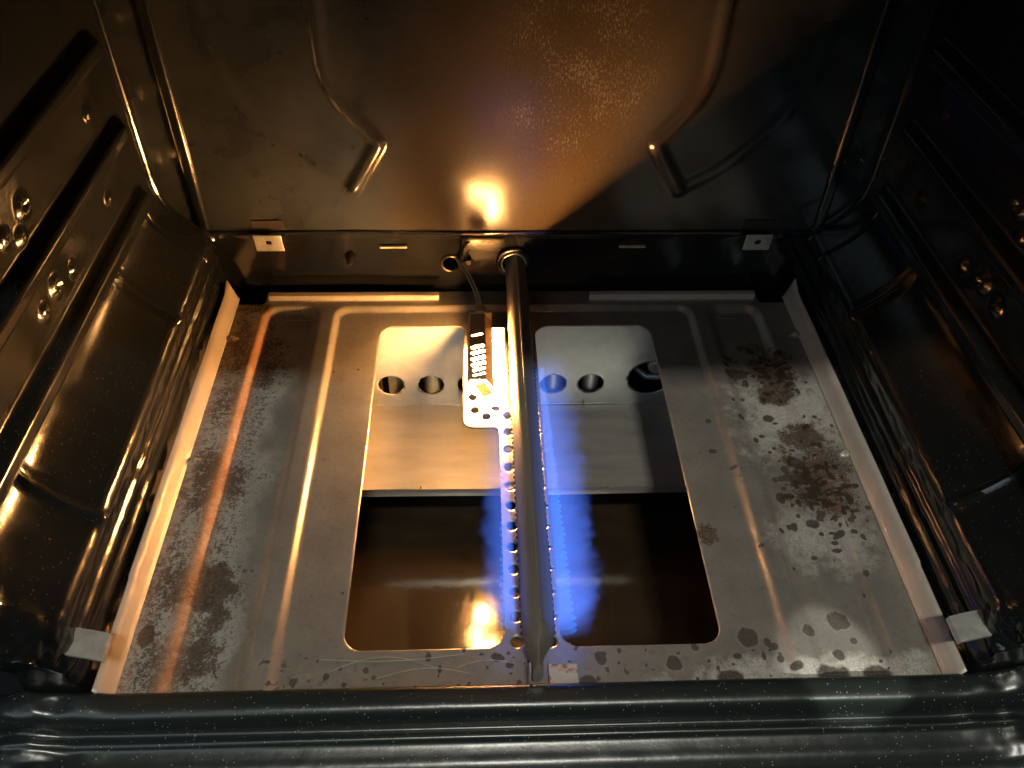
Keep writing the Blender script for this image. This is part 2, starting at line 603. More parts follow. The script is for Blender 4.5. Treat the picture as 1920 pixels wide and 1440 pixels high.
bw['label'] = 'glossy brown-black back wall with pressed outline and grease specks'

# lower back strip with its holes
def sdl(x, z):
    d = np.hypot(x + 0.0655, z - 0.0345) - 0.0085
    return np.minimum(d, np.hypot(x + 0.0016, z - 0.036) - 0.0135)


me, _x, _z = holed_sheet(-0.30, 0.30, -0.02, 0.0720, 0.002, sdl, lambda x, y: np.stack([x, YB + 0.0005 - 0.0015 * np.exp(-((y - 0.07) / 0.003) ** 2) + 0.0012 * (vnoise(x, y, 25, 8, 3) - 0.5), y], -1))
lb = link('lower_back_strip', me, M_side, oven, 60)
mb = MB()
pts = [(x, YB - 0.0006 + 0.0004 * math.sin(x * 90), 0.0734 + 0.0004 * math.sin(x * 31) + random.uniform(-1, 1) * 0.0002) for x in np.linspace(-0.298, 0.298, 220)]
mb.tube(pts, 0.0011, 8)
mb.build('back_seam', M_side, oven)
mb = MB()
mb.box(-0.40, 0.40, -0.045, YB + 0.06, ZT, ZT + 0.004)
mb.build('roof', M_side, oven)
mb = MB()
mb.box(-0.36, 0.36, YB + 0.045, YB + 0.049, -0.24, ZT)
mb.build('rear_shell', M_dark, oven)

# wire-hole ring, screw, slot tabs
mb = MB()
mb.torus((-0.0655, YB - 0.001, 0.0345), 0.0090, 0.0012)
mb.build('wire_hole_rim', M_collar, oven)
mb = MB()
mb.tube([(-0.167, YB, 0.043), (-0.167, YB - 0.004, 0.043), (-0.167, YB - 0.010, 0.041), (-0.167, YB - 0.012, 0.041)], [0.006, 0.0045, 0.003, 0.001], 16)
mb.build('screw_boss', M_side, oven)
mb = MB()
mb.tube([(-0.0475, YB, 0.038), (-0.0475, YB - 0.005, 0.038)], [0.0035, 0.003], 12)
mb.build('screw', M_collar, oven)
for x in (-0.1226, 0.1192):
    mb = MB()
    mb.box(x - 0.0135, x + 0.0135, YB - 0.0035, YB, 0.0550, 0.0568)
    mb.build('slot_tab', M_flange, oven, bevel=0.0004)
for x, rnd in ((-0.2435, False), (0.2447, True)):
    if rnd:
        f = lambda a, b_: np.hypot(a - x, b_ - 0.0005) - 0.0034
    else:
        f = lambda a, b_: sd_rect(a, b_, x - 0.0028, x + 0.0028, -0.0018, 0.0032, 0.0004)
    me, _a, _b = holed_sheet(x - 0.0135, x + 0.0135, -0.0105, 0.0105, 0.0009, f,
                             lambda a, b_: np.stack([a + 0.08 * b_ * (1 if rnd else -1), YB - 0.0100 + b_ * 0.10, 0.0660 + b_ * 0.80 + 0 * a], -1))
    o = link('rear_clip', me, M_clip, oven, 30)
    md = o.modifiers.new('s', 'SOLIDIFY')
    md.thickness = 0.0012
    o['label'] = 'small pale metal tab with a %s hole' % ('round' if rnd else 'square')
    mb = MB()
    mb.box(x - 0.0150, x + 0.0150, YB - 0.0012, YB, 0.0755, 0.0865)
    mb.build('clip_slot', M_dark, oven)

# front side clips: folded bright tabs resting over the plate flange
for s in (-1, 1):
    mb = MB()
    sec = [(0.3075, 0.034), (0.3072, 0.0455), (0.3045, 0.0490), (0.3015, 0.0480), (0.2985, 0.0475), (0.2890, 0.0462), (0.2800, 0.0440), (0.2788, 0.0405),
           (0.2798, 0.0400), (0.2812, 0.0422), (0.2892, 0.0440), (0.2985, 0.0455), (0.3030, 0.0460), (0.3050, 0.0430), (0.3055, 0.034)]
    mb.loft([[(s * x, y - 0.12 * (0.307 - x) , z) for x, z in sec] for y in (-0.0545, -0.0535, -0.0365, -0.0355)])
    o = mb.build('side_clip', M_clip, oven, 30)
    o['label'] = 'folded silver clip at the front %s edge of the plate' % ('left' if s < 0 else 'right')

# front sill, swept across the mouth
sill = catmull([(-0.0790, -0.020), (-0.0795, 0.020), (-0.0805, 0.040), (-0.0835, 0.0455), (-0.0900, 0.0462), (-0.0965, 0.0450), (-0.1000, 0.0405), (-0.1015, 0.0340),
                (-0.1020, 0.0290), (-0.1040, 0.0275), (-0.1065, 0.0283), (-0.1088, 0.0292), (-0.1105, 0.0280), (-0.1125, 0.0255), (-0.1180, 0.0235),
                (-0.1240, 0.0220), (-0.1290, 0.0185), (-0.1350, 0.0140), (-0.1500, 0.0080), (-0.1800, 0.0050)], 6)
sill = resample(sill, 0.0011) + np.array([0.0170, -0.0320])
sxs = np.linspace(-0.45, 0.45, 226)
SY = np.repeat(sill[:, 0][:, None], len(sxs), 1)
SZ = np.repeat(sill[:, 1][:, None], len(sxs), 1)
SX = np.repeat(sxs[None, :], len(sill), 0)
nz = vnoise(SX, SY, 16, 31, 3) - 0.5
n2 = vnoise(SX, SY, 120, 33, 2) - 0.5
edge = sstep(0.27, 0.34, np.abs(SX))
SZ = SZ + 0.0007 * nz + 0.0003 * n2 + 0.016 * edge * (vnoise(SX, SY, 45, 35, 3) - 0.12)
me, _ = grid_mesh(np.stack([SX, SY, SZ], -1))
so = link('front_sill', me, M_sill, oven, 60)
so['label'] = 'dusty green-black stepped sill across the oven mouth'

# ================================================================== the burner plate
plate = thing('burner_cover_plate', 'stained grey steel plate with two rectangular openings over the oven floor', 'cover plate')
hole_y = [0.1977 - 0.0203 * k for k in range(12)]
holes = [(s * 0.0122, y, 0.0044, 0.0046) for y in hole_y for s in (-1, 1)]
holes += [(-0.0419, 0.2048, 0.0042, 0.0046), (-0.0313, 0.1967, 0.0042, 0.0046), (-0.0438, 0.2220, 0.0040, 0.0050), (-0.0225, 0.2065, 0.0042, 0.0036)]


def sdf_plate(x, y):
    L = smax(sd_rect(x, y, -0.1358, -0.0205, -0.0300, 0.3228, 0.014), -sd_rect(x, y, -0.0528, 0.02, 0.1835, 0.40, 0.010), 0.006)
    R = sd_rect(x, y, 0.0190, 0.1358, -0.0300, 0.3228, 0.014)
    d = np.minimum(L, R)
    for (hx, hy, a, b_) in holes:
        k = np.hypot((x - hx) / a, (y - hy) / b_) - 1
        d = np.minimum(d, k * min(a, b_))
    u = np.minimum(d, sd_rect(x, y, -0.0385, -0.0310, 0.242, 0.258, 0.003))  # added opening hidden under the cage, lets igniter light down to the pan
    return np.minimum(u, np.minimum(sd_rect(x, y, -0.40, -0.2560, 0.3530, 0.45, 0.004), sd_rect(x, y, 0.2560, 0.40, 0.3530, 0.45, 0.004)))


def plate_z(x, y):
    ax = np.abs(x)
    c = sd_rect(x, y, -0.1815, 0.1815, -0.20, 0.3480, 0.014)
    s_ = sd_rect(ax, y, 0.2010, 0.2520, -0.20, 0.3470, 0.014)
    z = 0.0022 - 0.0050 * (1 - sstep(-0.0038, 0.0030, c)) - 0.0062 * (1 - sstep(-0.0060, 0.0045, s_))
    # front edge turns down a little
    z = z + 0 * x
    # little pressed nubs near the flange
    for yy in (0.300, 0.1437):
        z = z + 0.0055 * np.exp(-(((ax - 0.2795) / 0.0045) ** 2 + ((y - yy) / 0.0022) ** 2))
    return z + 0.0006 * (vnoise(x, y, 12, 2, 3) - 0.5)


me, px, py = holed_sheet(-0.2835, 0.2835, -0.0660, 0.3735, 0.0013, sdf_plate, lambda x, y: np.stack([x, y, plate_z(x, y)], -1))
# stains: r soot, g rust, b ash
n_big = vnoise(px, py, 22, 50, 4)
n_mid = vnoise(px, py, 70, 51, 4)
n_sm = vnoise(px, py, 230, 52, 3)


def blob(cx, cy, rx, ry, soft=0.5, rag=0.5):
    r = np.hypot((px - cx) / rx, (py - cy) / ry) + (n_mid - 0.5) * rag * 2 + (n_sm - 0.5) * rag
    return 1 - sstep(1 - soft, 1 + soft * 0.5, r)


ash = np.zeros_like(px)
rust = np.zeros_like(px)
orange = np.zeros_like(px)
soot = np.zeros_like(px)
# left side: pale mottled ash band with rust
bandL = sstep(-0.205, -0.232, px + (n_big - 0.5) * 0.05) * sstep(0.36, 0.30, py + (n_big - .5) * 0.1)
ash = np.maximum(ash, bandL * (0.42 + 0.55 * n_mid))
for (cx, cy, rx, ry, a) in ((-0.258, 0.290, 0.030, 0.050, .62), (-0.262, 0.215, 0.022, 0.040, .60), (-0.262, 0.115, 0.024, 0.050, .70), (-0.240, 0.020, 0.026, 0.028, .95), (-0.265, 0.030, 0.030, 0.045, .62),
                            (-0.236, -0.022, 0.022, 0.036, .8), (-0.262, 0.345, 0.03, 0.012, .6), (-0.258, -0.045, 0.022, 0.03, .60), (-0.274, -0.017, 0.0060, 0.0085, 1.1), (-0.245, 0.125, 0.015, 0.03, .7), (-0.24, 0.26, 0.012, 0.03, .65)):
    rust = np.maximum(rust, a * blob(cx, cy, rx, ry, 0.7, 0.7) * (0.62 + 0.6 * n_sm))
rust = np.maximum(rust, bandL * (0.20 + 0.30 * n_mid + 0.2 * (n_sm - .5)))
orange = np.exp(-((px + 0.2535 + 0.002 * (n_big - 0.5)) / 0.0065) ** 2) * sstep(0.352, 0.335, py) * (0.75 + 0.5 * (n_mid - .5))
orange += 0.6 * np.exp(-((px + 0.279) / 0.004) ** 2) * n_mid
for (cx, cy, rx, ry, a) in ((-0.180, -0.042, 0.016, 0.020, .6), (-0.150, -0.052, 0.02, 0.012, .45), (-0.205, -0.015, 0.007, 0.01, .5), (-0.150, 0.01, .004, .004, .5)):
    soot = np.maximum(soot, a * blob(cx, cy, rx, ry, 0.8, 0.9) * (n_sm > 0.56) * 1.3)
# right side: ash, brown clusters and black drips
ash = np.maximum(ash, blob(0.245, 0.190, 0.055, 0.075, 0.8, 0.6) * (0.5 + 0.6 * n_mid))
ash = np.maximum(ash, blob(0.235, 0.060, 0.050, 0.040, 0.8, 0.6) * (0.35 + 0.5 * n_mid))
ash = np.maximum(ash, blob(0.20, -0.058, 0.11, 0.020, 0.6, 0.4) * 0.75)  # lit patch along the front right, painted in as a pale strip
for (cx, cy, rx, ry, a) in ((0.245, 0.255, 0.026, 0.030, .85), (0.240, 0.225, 0.018, 0.02, .9), (0.250, 0.165, 0.020, 0.025, .75), (0.235, 0.285, 0.03, 0.012, .6), (0.249, 0.120, 0.030, 0.040, .9), (0.262, 0.135, .02, .03, .7),
                            (0.1440, 0.066, 0.012, 0.014, .75), (0.256, 0.095, 0.022, 0.02, .7)):
    rust = np.maximum(rust, a * blob(cx, cy, rx, ry, 0.7, 0.7) * (0.7 + 0.5 * n_sm))
spots = [(0.212, 0.251, .010, .008), (0.203, 0.248, .006, .006), (0.206, 0.272, .006, .004), (0.2265, 0.1915, .0055, .005), (0.238, 0.139, .0085, .0085), (0.2275, 0.122, .012, .006), (0.237, 0.118, .008, .005), (0.225, 0.131, .005, .006),
         (0.244, 0.108, .006, .007), (0.2330, 0.0740, .0062, .005), (0.2500, 0.0620, .004, .0035), (0.200, 0.1900, .0035, .004), (0.2020, 0.262, .0035, .003), (0.166, 0.152, .004, .003), (0.2680, 0.1080, .005, .003),
         (0.213, 0.100, .004, .006), (0.2225, 0.103, .003, .003), (0.2160, 0.0710, .003, .004), (0.1795, 0.1320, .003, .002), (0.1700, 0.1880, .003, .003), (0.1830, 0.0500, .003, .002), (0.2150, 0.170, .003, .002),
         (0.155, -0.026, .0085, .0085), (0.168, -0.030, .003, .004), (0.172, -0.0335, .004, .003), (0.200, -0.023, .006, .006), (0.226, -0.013, .009, .009), (0.163, -0.040, .002, .004), (0.175, -0.043, .003, .003), (0.144, -0.040, .0035, .0025),
         (0.136, -0.058, .010, .008), (0.098, -0.045, .007, .007), (0.208, -0.056, .013, .009), (0.240, -0.056, .010, .008), (0.218, -0.040, .0045, .0045), (0.232, -0.030, .003, .003), (0.1830, -0.050, .005, .004), (0.115, -0.033, .003, .003),
         (0.046, -0.040, .0045, .0052), (0.035, -0.0580, .0065, .0065), (0.050, -0.0480, .0022, .0022), (0.060, -0.034, .0018, .0025), (0.030, -0.030, .002, .002), (-0.027, -0.0370, .0042, .004), (-0.018, -0.043, .003, .003), (-0.012, -0.0560, .002, .002),
         (-0.075, -0.036, .0025, .004), (-0.118, -0.045, .0025, .003), (-0.112, -0.050, .002, .002), (-0.132, -0.055, .002, .002), (-0.145, -0.049, .0025, .003), (-0.167, -0.052, .003, .003), (-0.067, -0.045, .0018, .003), (-0.050, -0.0310, .0015, .002),
         (0.262, 0.073, .0035, .003), (0.28, 0.085, .003, .003), (0.245, 0.055, .003, .002)]
rs = np.random.RandomState(11)
for k in range(70):
    spots.append((rs.normal(0.242, 0.022), rs.normal(0.150, 0.070), abs(rs.normal(0.0014, 0.0009)) + 0.0007, abs(rs.normal(0.0014, 0.0008)) + 0.0007))
for (cx, cy, n_) in ((0.245, 0.110, 70), (0.243, 0.245, 45), (0.255, 0.085, 30)):
    for k in range(n_):
        spots.append((rs.normal(cx, 0.013), rs.normal(cy, 0.018), abs(rs.normal(0.0018, 0.0014)) + 0.0008, abs(rs.normal(0.0016, 0.0010)) + 0.0007))
for k in range(60):
    spots.append((rs.uniform(-0.20, 0.27), rs.uniform(-0.062, -0.032), rs.uniform(0.0008, 0.0018), rs.uniform(0.0008, 0.0018)))
for k in range(26):
    spots.append((rs.uniform(-0.27, 0.20), rs.uniform(-0.03, 0.34), rs.uniform(0.0007, 0.0013), rs.uniform(0.0007, 0.0013)))
for (cx, cy, rx, ry) in spots:
    r = np.hypot((px - cx) / rx, (py - cy) / ry) + (n_sm - 0.5) * 0.6 + (n_mid - 0.5) * 0.4
    soot = np.maximum(soot, (1 - sstep(0.55, 1.35, r)) * (0.95 if rx < 0.005 else 0.86))

cols = np.stack([np.clip(soot, 0, 1), np.clip(rust, 0, 1), np.clip(ash, 0, 1), np.clip(orange, 0, 1)], -1)
ca = me.color_attributes.new('stain', 'FLOAT_COLOR', 'POINT')
ca.data.foreach_set('color', cols.astype(np.float32).ravel())
po = link('pressed_sheet', me, M_plate, plate, 60)
md = po.modifiers.new('s', 'SOLIDIFY')
md.thickness = 0.0016
md.offset = -1

# side flanges of the plate, bent up
for s in (-1, 1):
    ys = np.linspace(-0.0655, 0.3620, 150)
    rows = []
    for y in ys:
        top = 0.0205
        if y > 0.345:
            top = 0.0205 + 0.006 * (y - 0.345) / 0.017
        if y < 0.02:
            top = 0.0190
        if y < -0.035:
            top = 0.0178
        top += 0.0002 * math.sin(y * 71)
        w = 0.0085
        rows.append([(s * 0.2832, y, 0.0020), (s * 0.2848, y, 0.0028), (s * 0.2862, y, 0.0060), (s * (0.2835 + w * 0.65), y, top * 0.6), (s * (0.2835 + w), y, top)])
    P = np.array(rows)
    if s > 0:
        P = P[:, ::-1]
    me, _ = grid_mesh(P)
    o = link('side_flange', me, M_flange, plate, 40)
    md = o.modifiers.new('s', 'SOLIDIFY')
    md.thickness = 0.0012
# rear lips
for x0, x1 in ((-0.253, -0.0785), (0.078, 0.253)):
    mb = MB()
    sec = [(0.3555, 0.0020), (0.3585, 0.0024), (0.3600, 0.0075), (0.3655, 0.0080), (0.3655, 0.0068), (0.3612, 0.0062), (0.3600, 0.0008), (0.3555, 0.0006)]
    mb.loft([[(x, y, z) for y, z in sec] for x in (x0, x0 + 0.002, x1 - 0.002, x1)])
    mb.build('rear_lip', M_flange, plate, 30, bevel=0.0004)
# folded rims hanging under the two openings
def rim_path(pts):
    mb = MB()
    mb.tube(pts, 0.0009, 8)
    return mb


for pts in ([(-0.122, -0.0316, -0.0052), (-0.034, -0.0316, -0.0052)], [(0.033, -0.0316, -0.0045), (0.122, -0.0316, -0.0045)]):
    rim_path(pts).build('opening_rim', M_clip, plate)

# thin curved scratches at the front
mb = MB()
for (x0, x1, y0, h) in ((-0.145, -0.070, -0.046, 0.010), (-0.150, -0.050, -0.036, -0.003), (-0.110, -0.045, -0.051, 0.006), (-0.055, -0.015, -0.044, 0.004)):
    pts = []
    for k in range(18):
        t = k / 17
        x = x0 + (x1 - x0) * t
        y = y0 + h * math.sin(PI * t) + 0.002 * t
        pts.append((x, y, float(plate_z(np.array([x]), np.array([y]))[0]) + 0.00005))
    mb.tube(pts, 0.00022, 5)
o = mb.build('scratches', M_clip, plate)

# ================================================================== lower compartment seen through the openings
comp = thing('broiler_compartment', 'galvanised sheet housing with round holes seen below the plate openings', 'oven housing')
rear_holes = [(-0.1340, 0.014), (-0.0904, 0.0138), (-0.0470, 0.0138), (-0.003, 0.0138), (0.0445, 0.0138), (0.0861, 0.0138)]


def sd_rear(x, z):
    d = np.hypot(x - 0.151, z + 0.088) - 0.0240
    for hx, r in rear_holes:
        d = np.minimum(d, np.hypot(x - hx, z + 0.0965) - r)
    return d


me, _a, _b = holed_sheet(-0.30, 0.30, -0.128, -0.004, 0.002, sd_rear, lambda a, b_: np.stack([a, 0.335 + 0.001 * (vnoise(a, b_, 10, 4, 3) - .5), b_], -1))
o = link('rear_panel', me, M_galv, comp, 60)
md = o.modifiers.new('s', 'SOLIDIFY')
md.thickness = 0.0012
md.offset = 1
# shelf with front lip
shp = catmull([(0.3350, -0.1285), (0.330, -0.1285), (0.27, -0.1287), (0.2185, -0.1285), (0.2158, -0.1288), (0.2148, -0.1305), (0.2142, -0.1340), (0.2142, -0.1400)], 8)
shx = np.linspace(-0.30, 0.30, 150)
P = np.array([[(x, y, z + 0.0012 * (math.sin(x * 23 + y * 50)) * 0.5) for x in shx] for y, z in shp])
me, _ = grid_mesh(P[:, ::-1])
link('shelf', me, M_shelf, comp, 60)
mb = MB()
mb.tube([(x, 0.3342, -0.1276 + 0.0002 * math.sin(x * 140)) for x in np.linspace(-0.3, 0.3, 120)], 0.0010, 6)
mb.build('weld_line', M_clip, comp)
for (x, y, z) in ((-0.1027, 0.3335, -0.1268), (0.080, 0.3335, -0.1268), (-0.098, 0.2155, -0.1285), (0.0946, 0.2148, -0.1285)):
    mb = MB()
    mb.tube([(x, y, z), (x, y - 0.0005, z + 0.0045)], [0.0012, 0.0006], 8)
    mb.build('spot_weld', M_clip, comp)
# backing sheet behind the holes, with a curved duct and a pipe union in the large hole
mb = MB()
mb.box(-0.30, 0.30, 0.3700, 0.3720, -0.15, -0.045)
mb.build('backing_sheet', M_dark, comp)
for x in (-0.0904, -0.0470, -0.003, 0.0445, 0.0861):
    mb = MB()
    mb.tube([(x + 0.001, 0.3470, -0.080), (x + 0.001, 0.3470, -0.113), (x + 0.001, 0.3470, -0.1165)], [0.0098, 0.0098, 0.007], 24)
    mb.build('backing_tube', M_galv, comp)  # rounded pads added behind the holes so each shows a light U
mb = MB()
mb.box(-0.138, -0.120, 0.346, 0.348, -0.15, -0.09)
mb.build('angle_bracket', M_galv, comp)
for x in (-0.150,):
    mb = MB()
    mb.tube([(x, 0.350, -0.135), (x, 0.350, -0.055)], 0.0048, 14)
    mb.build('backing_tube', M_collar, comp)
mb = MB()
mb.tube([(0.160, 0.366, -0.082), (0.160, 0.346, -0.082), (0.160, 0.342, -0.082)], [0.0105, 0.0105, 0.0075], 24)
mb.build('pipe_union', M_clip, comp)
mb = MB()
mb.tube([(0.136, 0.368, -0.100), (0.152, 0.355, -0.106), (0.172, 0.352, -0.104)], 0.0038, 12)
mb.build('pipe_elbow', M_clip, comp)
# side cheeks
for s in (-1, 1):
    mb = MB()
    mb.box(s * 0.3005 - 0.001, s * 0.3005 + 0.001, -0.12, 0.372, -0.24, -0.016)
    mb.build('side_cheek', M_pan, comp)

# drawer pan
pan = thing('broiler_pan', 'dark brown glossy broiler drawer pan deep below the plate openings', 'broiler pan')
mb = MB()
mb.box(-0.295, 0.295, -0.11, 0.30, -0.2240, -0.2200)
mb.build('pan_floor', M_pan, pan)
mb = MB()
mb.box(-0.295, 0.295, -0.1105, -0.1085, -0.2195, -0.03)
mb.build('front_panel', M_pan, pan)
mb = MB()
mb.box(-0.295, 0.295, 0.3005, 0.3025, -0.2195, -0.142)
mb.build('back_panel', M_pan, pan)

# ================================================================== the burner
burner = thing('gas_burner', 'long grey steel burner tube running front to back between the two openings', 'burner')
zc = 0.029
mb = MB()
rings = []
for (y, hx, hz, dz) in ((0.392, .0108, .0152, .003), (0.30, .0108, .0152, 0), (0.20, .0110, .0152, 0), (0.10, .0112, .0152, 0), (0.0, .0112, .0152, 0), (-0.034, .0112, .0152, 0), (-0.042, .0100, .0146, 0), (-0.049, .0066, .0140, 0),
                        (-0.054, .0042, .0134, -.001), (-0.058, .0036, .0130, -.002), (-0.064, .0036, .0126, -.003)):
    ring = []
    for k in range(36):
        a = 2 * PI * k / 36
        ca_, sa = math.cos(a), math.sin(a)
        q = 1.22 if sa > 0 else 0.8
        x = hx * math.copysign(abs(ca_) ** q, ca_)
        z = hz * math.copysign(abs(sa) ** q, sa)
        off = -0.0016 if y < -0.045 else 0
        ring.append((x + 0.0012 + off, y, zc + z + dz))
    rings.append(ring)
mb.loft(rings)
mb.build('tube', M_tube, burner)
mb = MB()   # folded top seam
mb.loft([[(x, y, z) for x, z in ((0.0008, zc + 0.0140), (0.0008, zc + 0.0175), (0.0022, zc + 0.0176), (0.0050, zc + 0.0150), (0.0080, zc + 0.0100))] for y in np.linspace(0.385, -0.036, 20)], closed=False)
mb.build('folded_seam', M_tube, burner, 30)
mb = MB()
mb.torus((-0.0010, YB - 0.002, 0.036), 0.0158, 0.0020, n=48)
mb.build('outer_collar', M_collar, burner)
mb = MB()
mb.torus((-0.0010, YB - 0.004, 0.036), 0.0125, 0.0012, n=48)
mb.build('inner_collar', M_bright, burner)
mb = MB()
mb.box(0.0085, 0.0285, -0.064, -0.0465, 0.0030, 0.0042)
mb.build('mounting_tab', M_rusty, burner, bevel=0.0004)
mb = MB()
mb.box(-0.0060, -0.0050, -0.064, -0.056, 0.003, 0.026)
mb.build('end_bracket', M_clip, burner)
# row of ports: small dark nozzles along both lower flanks
pm = MB()
for y in np.arange(-0.034, 0.235, 0.0053):
    for s in (-1, 1):
        pm.tube([(s * 0.0095 + 0.0012, y, zc - 0.004), (s * 0.0118 + 0.0012, y, zc - 0.005)], [0.0016, 0.0012], 8)
pm.build('port_row', M_dark, burner)

# ================================================================== the igniter
ign = thing('hot_surface_igniter', 'white-hot glowing igniter in a slotted metal cage beside the burner tube', 'igniter')
slots = [(-0.0392, 0.2655, 0.0043, 0.0014), (-0.0390, 0.2490, 0.0048, 0.0021), (-0.0386, 0.2415, 0.0049, 0.0022), (-0.0382, 0.2335, 0.0051, 0.0023), (-0.0378, 0.2260, 0.0051, 0.0022), (-0.0376, 0.2190, 0.0046, 0.0017), (-0.0374, 0.2125, 0.0044, 0.0014)]
ca_, sa_ = math.cos(math.radians(20)), math.sin(math.radians(20))


def sd_slots(x, y):
    d = np.full(x.shape, 9.0)
    for (cx, cy, hl, r) in slots:
        u = (x - cx) * ca_ + (y - cy) * sa_
        v = -(x - cx) * sa_ + (y - cy) * ca_
        u = np.abs(u) - hl
        d = np.minimum(d, np.hypot(np.maximum(u, 0), v) - r)
    return d


def cage_lift(x, y):
    z = 0.0355 - np.where(x > -0.0315, (x + 0.0315) * 1.5, 0) - np.where(x < -0.0460, (-0.0460 - x) * 3.5, 0)
    return np.stack([x, y, z], -1)


me, _a, _b = holed_sheet(-0.0480, -0.0245, 0.2060, 0.2960, 0.0007, sd_slots, cage_lift)
o = link('cage', me, M_cage, ign, 30)
md = o.modifiers.new('s', 'SOLIDIFY')
md.thickness = 0.0008
mb = MB()
mb.box(-0.0470, -0.0250, 0.2960, 0.3010, 0.010, 0.0365)
mb.tube([(-0.036, 0.298, 0.030), (-0.036, 0.309, 0.032)], [0.0085, 0.0060], 14)
mb.build('ceramic_holder', M_cage, ign, bevel=0.0010)
# glowing element: a flat silicon-carbide zigzag bar
mb = MB()
for k in range(5):
    x = -0.0430 + 0.0044 * k
    mb.box(x, x + 0.0028, 0.209, 0.280, 0.0135, 0.0165)
for k in range(4):
    x = -0.0430 + 0.0044 * k
    y = 0.209 if k % 2 == 0 else 0.277
    mb.box(x + 0.0028, x + 0.0044, y, y + 0.003, 0.0136, 0.0164)
mb.build('heating_element', M_glow, ign)
mb = MB()
mb.box(-0.0465, -0.0130, 0.2850, 0.2858, 0.003, 0.0270)
mb.build('shade_baffle', M_cage, ign)  # added to keep igniter light off the rear of the plate
# mounting leg and wing plates
mb = MB()
R = Matrix.Translation((-0.0335, 0.2085, 0.0200)) @ Matrix.Rotation(math.radians(28), 4, 'Z')
mb.box(-0.0050, 0.0050, -0.0078, 0.0078, -0.0006, 0.0006, R)
mb.build('mounting_foot', M_collar, ign)
mb = MB()
mb.loft([[(-0.0190, 0.212, 0.003), (-0.0128, 0.212, 0.0270)], [(-0.0190, 0.285, 0.003), (-0.0128, 0.276, 0.0300)], [(-0.0190, 0.290, 0.003), (-0.0165, 0.289, 0.0090)]], cap=False, closed=False)
o = mb.build('side_wing', M_bright, ign)
md = o.modifiers.new('s', 'SOLIDIFY')
md.thickness = 0.0008
# two sleeved leads up to the wire hole
for k, (dx, dz) in enumerate(((0, 0), (0.0028, 0.0012))):
    pts = catmull([(-0.0370 + dx, 0.306, 0.032 + dz), (-0.0400 + dx, 0.320, 0.038 + dz), (-0.0460 + dx, 0.340, 0.041 + dz), (-0.0540 + dx, 0.362, 0.042 + dz), (-0.0600 + dx * 0.5, 0.378, 0.040), (-0.0650, 0.40, 0.034)], 8)
    mb = MB()
    mb.tube(pts, 0.0011, 8)
    mb.build('lead_wire', M_wire, ign)
mb = MB()
mb.tube([(-0.054, 0.3700, 0.0410), (-0.0500, 0.3690, 0.050), (-0.0460, 0.3735, 0.0560)], [0.0008, 0.0008, 0.0005], 6)
mb.tube([(-0.055, 0.3700, 0.0410), (-0.0560, 0.3690, 0.052), (-0.0520, 0.3735, 0.0610)], [0.0008, 0.0008, 0.0005], 6)
mb.build('wire_tie', M_dark, ign)

